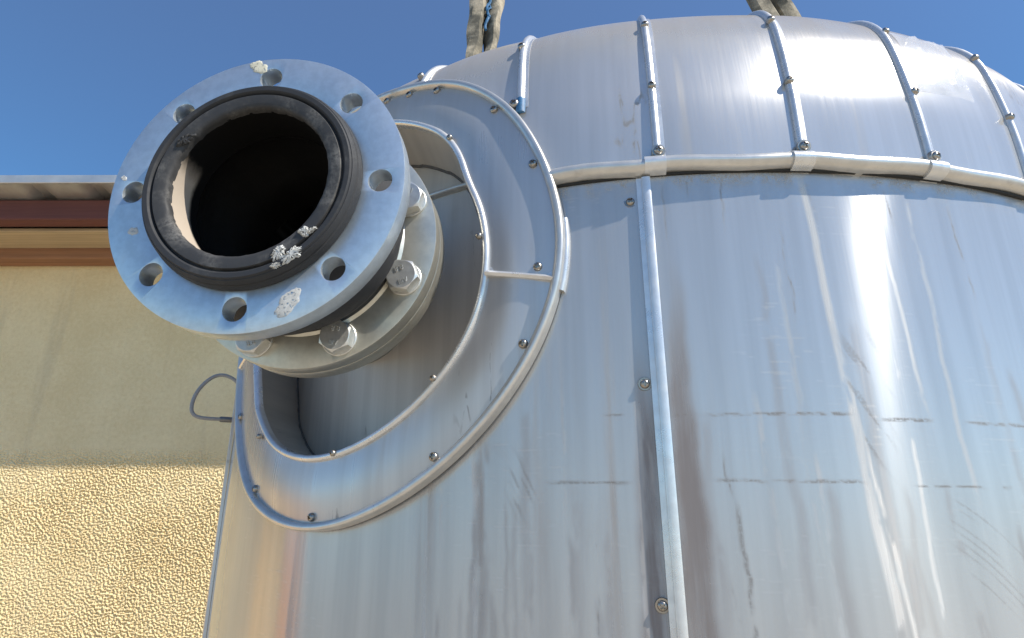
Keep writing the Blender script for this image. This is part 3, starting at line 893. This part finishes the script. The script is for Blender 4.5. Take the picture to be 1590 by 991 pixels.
# ------------------------------------------------------------------ lifting slings above the dome
def strap(name, A, T, width, label, seed, blue):
    d = (T - A).normalized(); L = (T - A).length
    side = d.cross(Vector((0, 1, 0))).normalized()
    if side.x < 0: side = -side
    back = d.cross(side).normalized()
    if back.y < 0: back = -back
    root = empty(name, tuple(A), label, 'sling', 'lifting slings above the dome')
    rs = random.Random(seed)
    ph = [rs.uniform(0, 6) for _ in range(6)]
    def band(secs, th, nm, mat):
        n = 44; vs, fs = [], []
        m = len(secs)
        for i in range(n + 1):
            s = L * i / n
            for sg in (0, 1):
                for j, (x, y) in enumerate(secs):
                    w = .0022 * math.sin(s * 26 + ph[j % 6]) + .0014 * math.sin(s * 71 + ph[(j + 2) % 6])
                    vs.append(A + d * s + side * (x + w) + back * (y + w * .8 + sg * th) - A)
        for i in range(n):
            b0, b1 = i * 2 * m, (i + 1) * 2 * m
            for j in range(m - 1):
                fs.append((b0 + j, b0 + j + 1, b1 + j + 1, b1 + j)); fs.append((b0 + m + j, b1 + m + j, b1 + m + j + 1, b0 + m + j + 1))
            fs.append((b0, b1, b1 + m, b0 + m)); fs.append((b0 + m - 1, b0 + 2*m - 1, b1 + 2*m - 1, b1 + m - 1))
        fs.append(tuple(range(m)) + tuple(range(2*m - 1, m - 1, -1)))
        e = n * 2 * m
        fs.append(tuple(e + j for j in range(m - 1, -1, -1)) + tuple(e + m + j for j in range(m)))
        return obj(nm, mesh_from('band', vs, fs), mat, root, 40)
    w = width / 2
    band([(-w, .004), (-w * .82, -.003), (-w * .3, -.005), (-w * .02, .004), (w * .02, .016)], .006, 'webbing', MAT_WEB)
    band([(w * .05, .018), (w * .25, .004), (w * .6, -.002), (w * .88, .001), (w, .008)], .006, 'webbing', MAT_WEB)
    if blue:
        for (f0, f1, x0, rr_) in ((.34, .62, .16, .0022), (.40, .56, .22, .0016)):
            p = []
            for i in range(16):
                s = L * (f0 + (f1 - f0) * i / 15)
                p.append(d * s + side * (w * x0 + .0022 * math.sin(i * .8 + x0 * 20)) + back * (.002 + .002 * math.sin(i * 1.1)))
            obj('thread', tube(p, rr_, 6), MAT_TAPE, root)
    return root
M = Mat('dirty webbing'); x, y, z = M.oc(); p = M.vec(x, y, z)
a = M.noise(p, 22, 5, .65); b = M.noise(p, 420, 2)
M.set('Base Color', M.mix(a.ss(.38, .66), (.10, .09, .065), (.42, .36, .26))); M.set('Roughness', .9); M.bumps([(b, .5, .001), (a, .4, .003)])
MAT_WEB = M.m

def dome_back(px, py):
    """where the sight line of that pixel leaves the dome on its far side"""
    d = PIXDIR(px, py).normalized(); last = None
    for t in np.arange(.3, 3.0, .003):
        q = d * t
        if q.z > Z0:
            j = int(np.argmax(PA >= rad(89.9))) or len(PZ) - 1
            rv = float(np.interp(q.z, PZ[:j], PR[:j], right=-1))
        else: rv = R
        if math.hypot(q.x - AX, q.y - AY) < rv: last = q
    return last
def along(px, py, y):
    d = PIXDIR(px, py); return d * (y / d.y)
A = dome_back(744, 112) or along(744, 112, 1.2)
T = along(764, -70, A.y + .05)
strap('lifting_sling', A, T, .050, 'grey brown lifting sling with blue threads rising near the round flange', 1, True)
A = dome_back(1231, 52) or along(1231, 52, 1.5)
T = along(1154, -75, A.y + .02)
strap('lifting_sling', A, T, .058, 'slanting grey brown lifting sling above the middle of the dome', 2, False)

# ------------------------------------------------------------------ building at the left
WL = 2.70
bld = empty('building', (-2.0, WL, GROUND), 'sand coloured roughcast building with corrugated metal eaves behind the tank', 'building')
def bpart(name, me, mat, ang=30):
    me.transform(Matrix.Translation((2.0, -WL, -GROUND))); return obj(name, me, mat, bld, ang)
# roughcast relief: real displacement where the photograph looks, coarser elsewhere
def relief(nx, nz, cell, seed):
    g = np.random.default_rng(seed)
    f = np.fft.fft2(g.normal(size=(nx, nz)))
    kx = np.fft.fftfreq(nx, cell)[:, None]; kz = np.fft.fftfreq(nz, cell)[None, :]
    a = .25
    k1 = np.abs(kx * math.cos(a) + kz * math.sin(a)); k2 = np.abs(-kx * math.sin(a) + kz * math.cos(a))
    k = np.hypot(k1 * 1.12, k2 * .88)
    filt = np.exp(-((k - 64) / 30) ** 2) + .55 * np.exp(-((k - 115) / 36) ** 2)
    h = np.real(np.fft.ifft2(f * filt)); h /= h.std()
    lf = np.real(np.fft.ifft2(np.fft.fft2(g.normal(size=(nx, nz))) * np.exp(-(np.hypot(kx, kz) / 3.0) ** 2))); lf /= lf.std()
    amp = np.clip(.98 + .22 * lf, .45, 1.25)
    return (np.tanh(h * 2.2) + .12 * g.normal(size=h.shape)) * amp
X0, X1, ZA, ZB, CELL = -2.75, -.35, -.62, .34, .0032
nx, nz = int((X1 - X0) / CELL), int((ZB - ZA) / CELL)
H = relief(nx, nz, CELL, 5)
xs = X0 + np.arange(nx) * CELL; zs = ZA + np.arange(nz) * CELL
fade = np.clip((.335 - zs) / .075, 0, 1)[None, :]
edge = np.minimum(np.minimum(np.arange(nx)[:, None], nx - 1 - np.arange(nx)[:, None]), np.minimum(np.arange(nz)[None, :], nz - 1 - np.arange(nz)[None, :]))
H = H * np.clip(edge / 3, 0, 1) * (.12 + .88 * fade)
vv = np.stack([np.repeat(xs, nz), (WL - .0027 * H).ravel(), np.tile(zs, nx)], -1)
ii = (np.arange(nx - 1)[:, None] * nz + np.arange(nz - 1)[None, :]).ravel()
ff = np.stack([ii, ii + nz, ii + nz + 1, ii + 1], -1)
me = bpy.data.meshes.new('wall'); nv = len(vv); nf = len(ff)
# add the rest of the wall as four flat sheets round the relief, in the same part
xe, ze = xs[-1], zs[-1]
quads = [(-9, X0, GROUND, 1.6), (xe, 6, GROUND, 1.6), (X0, xe, GROUND, ZA), (X0, xe, ze, 1.6)]
ev, ef = [], []
for (a, b, c, d) in quads:
    k = nv + len(ev); ev += [(a, WL, c), (b, WL, c), (b, WL, d), (a, WL, d)]; ef.append((k, k + 1, k + 2, k + 3))
k = nv + len(ev); ev += [(-9, WL + .3, GROUND), (6, WL + .3, GROUND), (6, WL + .3, 1.6), (-9, WL + .3, 1.6)]; ef.append((k + 3, k + 2, k + 1, k))
allv = np.concatenate([vv, np.array(ev)]); allf = np.concatenate([ff, np.array(ef)])
me.vertices.add(len(allv)); me.vertices.foreach_set('co', allv.astype(np.float32).ravel())
me.loops.add(len(allf) * 4); me.loops.foreach_set('vertex_index', allf.astype(np.int32).ravel())
me.polygons.add(len(allf)); me.polygons.foreach_set('loop_start', (np.arange(len(allf)) * 4).astype(np.int32))
me.update(calc_edges=True); me.validate()
ROUGH = me
M = Mat('sand roughcast'); x, y, z = M.oc(); p = M.vec(x, y, z)
a = M.noise(p, 3.0, 4, .6); b = M.noise(p, 60, 5, .7); c = M.noise(p, 300, 3)
M.set('Base Color', M.mix((a * .5 + b * .5).ss(.35, .65), (.74, .585, .325), (.85, .70, .42))); M.set('Roughness', .95)
runs = M.noise(M.vec(x * 7, z * .7, 3.), 1, 4, .6).ss(.52, .70) * .22
M.set('Base Color', M.mix(runs, M.mix((a * .5 + b * .5).ss(.35, .65), (.74, .585, .325), (.85, .70, .42)), (.38, .31, .22)))
M.set('Specular IOR Level', .1)
M.bumps([(b, .6, .005), (c, .7, .0025)])
bpart('wall', me, M.m, None)
ROUGH.polygons.foreach_set('use_smooth', [False] * len(ROUGH.polygons))     # gritty facets
bm = bmesh.new(); box_bm(bm, (-4.75, 1.12, GROUND), (-4.5, 1.70, .16))  # unseen wall blocks, added to give the shell its warm reflection
MW = flat('unseen orange plaster', (.74, .36, .13), .9, .12, 12, .004)
sw = bpart('unseen_side_wall', bm_mesh('side', bm), MW); sw['label'] = 'unseen orange wall end added left of the tank for its reflection in the cladding'
bm = bmesh.new(); box_bm(bm, (-4.72, 1.702, GROUND), (-4.52, WL - .003, .16))
bpart('unseen_side_wall', bm_mesh('side', bm), flat('unseen ochre plaster', (.72, .52, .26), .9, .12, 12, .004))
# roof edge: corrugated sheet, red purlin, boards, wall plate
MAT_SHEET = plain_metal('galvanised roof sheet', (.58, .58, .57), .45, .1, 20, .3, (.3, .25, .2), .7)
YT = 2.234
def zroof(y): return 1.307 - .085 * (y - YT)
vs, fs = [], []
xsr = np.arange(-9, 6, .02)
def corr(x):
    t = (x / .24) % 1.0
    return .026 * float(np.clip((abs(t - .5) - .30) / .10, 0, 1))
for x in xsr:
    for y in (YT, WL + .6):
        z = zroof(y) + corr(x)
        vs.append((x, y, z)); vs.append((x, y, z + .0035))
for i in range(len(xsr) - 1):
    a, b = i * 4, (i + 1) * 4
    fs += [(a, b, b + 2, a + 2), (a + 1, a + 3, b + 3, b + 1), (a, a + 1, b + 1, b), (a + 2, b + 2, b + 3, a + 3)]
bpart('roof_sheet', mesh_from('sheet', vs, fs), MAT_SHEET, 25)
def bbox(name, lo, hi, mat, bev=.004):
    bm = bmesh.new(); box_bm(bm, lo, hi); me = bm_mesh('b', bm)
    me = evaluated(me, [bevel(bev, 1)]); return bpart(name, me, mat)
def wood(name, col, sc=6):
    M = Mat(name); x, y, z = M.oc()
    g = M.noise(M.vec(x * sc * .25, y * sc * 9, z * sc * 9), 1, 5, .65); k = M.noise(M.vec(x * 2, y * 2, z * 2), 1, 3)
    M.set('Base Color', M.mix((g * .7 + k * .3).ss(.35, .65), tuple(c * .7 for c in col), col)); M.set('Roughness', .85); M.bumps([(g, .4, .002)])
    return M.m
bbox('eaves_trim', (-9, YT - .014, zroof(YT) - .002), (6, YT - .003, zroof(YT) + .034), MAT_SHEET, .002)
bbox('purlin', (-9, 2.330, 1.202), (6, 2.400, zroof(2.40) - .002), wood('red painted purlin', (.15, .050, .040)))
bbox('soffit_board', (-9, 2.430, 1.196), (6, 2.600, 1.214), wood('plywood soffit', (.52, .40, .25)))
bbox('wall_plate', (-9, 2.602, 1.150), (6, 2.693, 1.205), wood('brown wall plate', (.34, .17, .09)))

# ------------------------------------------------------------------ ground
n = 60
gx = np.concatenate([-np.geomspace(400, 4, 14), np.linspace(-3, 3, 25), np.geomspace(4, 400, 14)])
vs = [(x, y, GROUND) for x in gx for y in gx]
m = len(gx)
fs = [(i*m+j, (i+1)*m+j, (i+1)*m+j+1, i*m+j+1) for i in range(m - 1) for j in range(m - 1)]
M = Mat('concrete yard'); x, y, z = M.oc(); p = M.vec(x, y, z)
a = M.noise(p, .8, 5, .6); b = M.noise(p, 40, 4, .7)
M.set('Base Color', M.mix((a * .6 + b * .4).ss(.35, .65), (.36, .31, .235), (.52, .45, .345))); M.set('Roughness', .9); M.bumps([(b, .4, .004)])
gr = obj('ground', mesh_from('ground', vs, fs), M.m, None, None); gr['kind'] = 'structure'

# ------------------------------------------------------------------ light
SUN_H, SUN_E = rad(118), rad(46)
w = bpy.data.worlds.new('World'); scene.world = w; w.use_nodes = True
nt = w.node_tree; bg = nt.nodes['Background']
sky = nt.nodes.new('ShaderNodeTexSky'); sky.sky_type = 'NISHITA'; sky.sun_disc = False
sky.sun_elevation = SUN_E; sky.sun_rotation = SUN_H; sky.altitude = 800; sky.air_density = .85; sky.dust_density = 0.0; sky.ozone_density = 5.0
tc = nt.nodes.new('ShaderNodeTexCoord'); sx = nt.nodes.new('ShaderNodeSeparateXYZ'); nt.links.new(tc.outputs['Generated'], sx.inputs[0])
mr = nt.nodes.new('ShaderNodeMapRange'); mr.inputs[1].default_value = .42; mr.inputs[2].default_value = .74; nt.links.new(sx.outputs[2], mr.inputs[0])
tn = nt.nodes.new('ShaderNodeMix'); tn.data_type = 'RGBA'; nt.links.new(mr.outputs[0], tn.inputs[0])
tn.inputs[6].default_value = (.62, .82, .85, 1); tn.inputs[7].default_value = (1, 1, 1, 1)      # a clear dry sky, even in tone down to the roofs
mu = nt.nodes.new('ShaderNodeMix'); mu.data_type = 'RGBA'; mu.blend_type = 'MULTIPLY'; mu.inputs[0].default_value = 1
nt.links.new(sky.outputs[0], mu.inputs[6]); nt.links.new(tn.outputs[2], mu.inputs[7])
nt.links.new(mu.outputs[2], bg.inputs[0]); bg.inputs[1].default_value = .138
sl = bpy.data.lights.new('sun', 'SUN'); sl.energy = 4.0; sl.angle = rad(.5); sl.color = (1.0, .94, .845)
so = bpy.data.objects.new('sun', sl); C.objects.link(so)
sv = Vector((math.sin(SUN_H) * math.cos(SUN_E), math.cos(SUN_H) * math.cos(SUN_E), math.sin(SUN_E)))
so.rotation_euler = sv.to_track_quat('Z', 'Y').to_euler(); so.location = sv * 20

# ------------------------------------------------------------------ camera
cam = bpy.data.cameras.new('camera'); cam.sensor_fit = 'HORIZONTAL'; cam.sensor_width = 36.0
cam.lens = 36.0 * F0 / 1590; cam.clip_start = .02; cam.clip_end = 2000
co = bpy.data.objects.new('camera', cam); C.objects.link(co)
fwd = Vector((0, cp_, sp_)); r0 = Vector((1, 0, 0)); u0 = Vector((0, -sp_, cp_))
rr_ = r0 * math.cos(ROLL) + u0 * math.sin(ROLL); uu_ = -r0 * math.sin(ROLL) + u0 * math.cos(ROLL)
co.matrix_world = Matrix(((rr_.x, uu_.x, -fwd.x, 0), (rr_.y, uu_.y, -fwd.y, 0), (rr_.z, uu_.z, -fwd.z, 0), (0, 0, 0, 1)))
scene.camera = co
vs_ = scene.view_settings
vs_.view_transform = 'Standard'; vs_.look = 'None'; vs_.gamma = 1; vs_.use_curve_mapping = False; vs_.exposure = 0.62
scene.cycles.max_bounces = 8
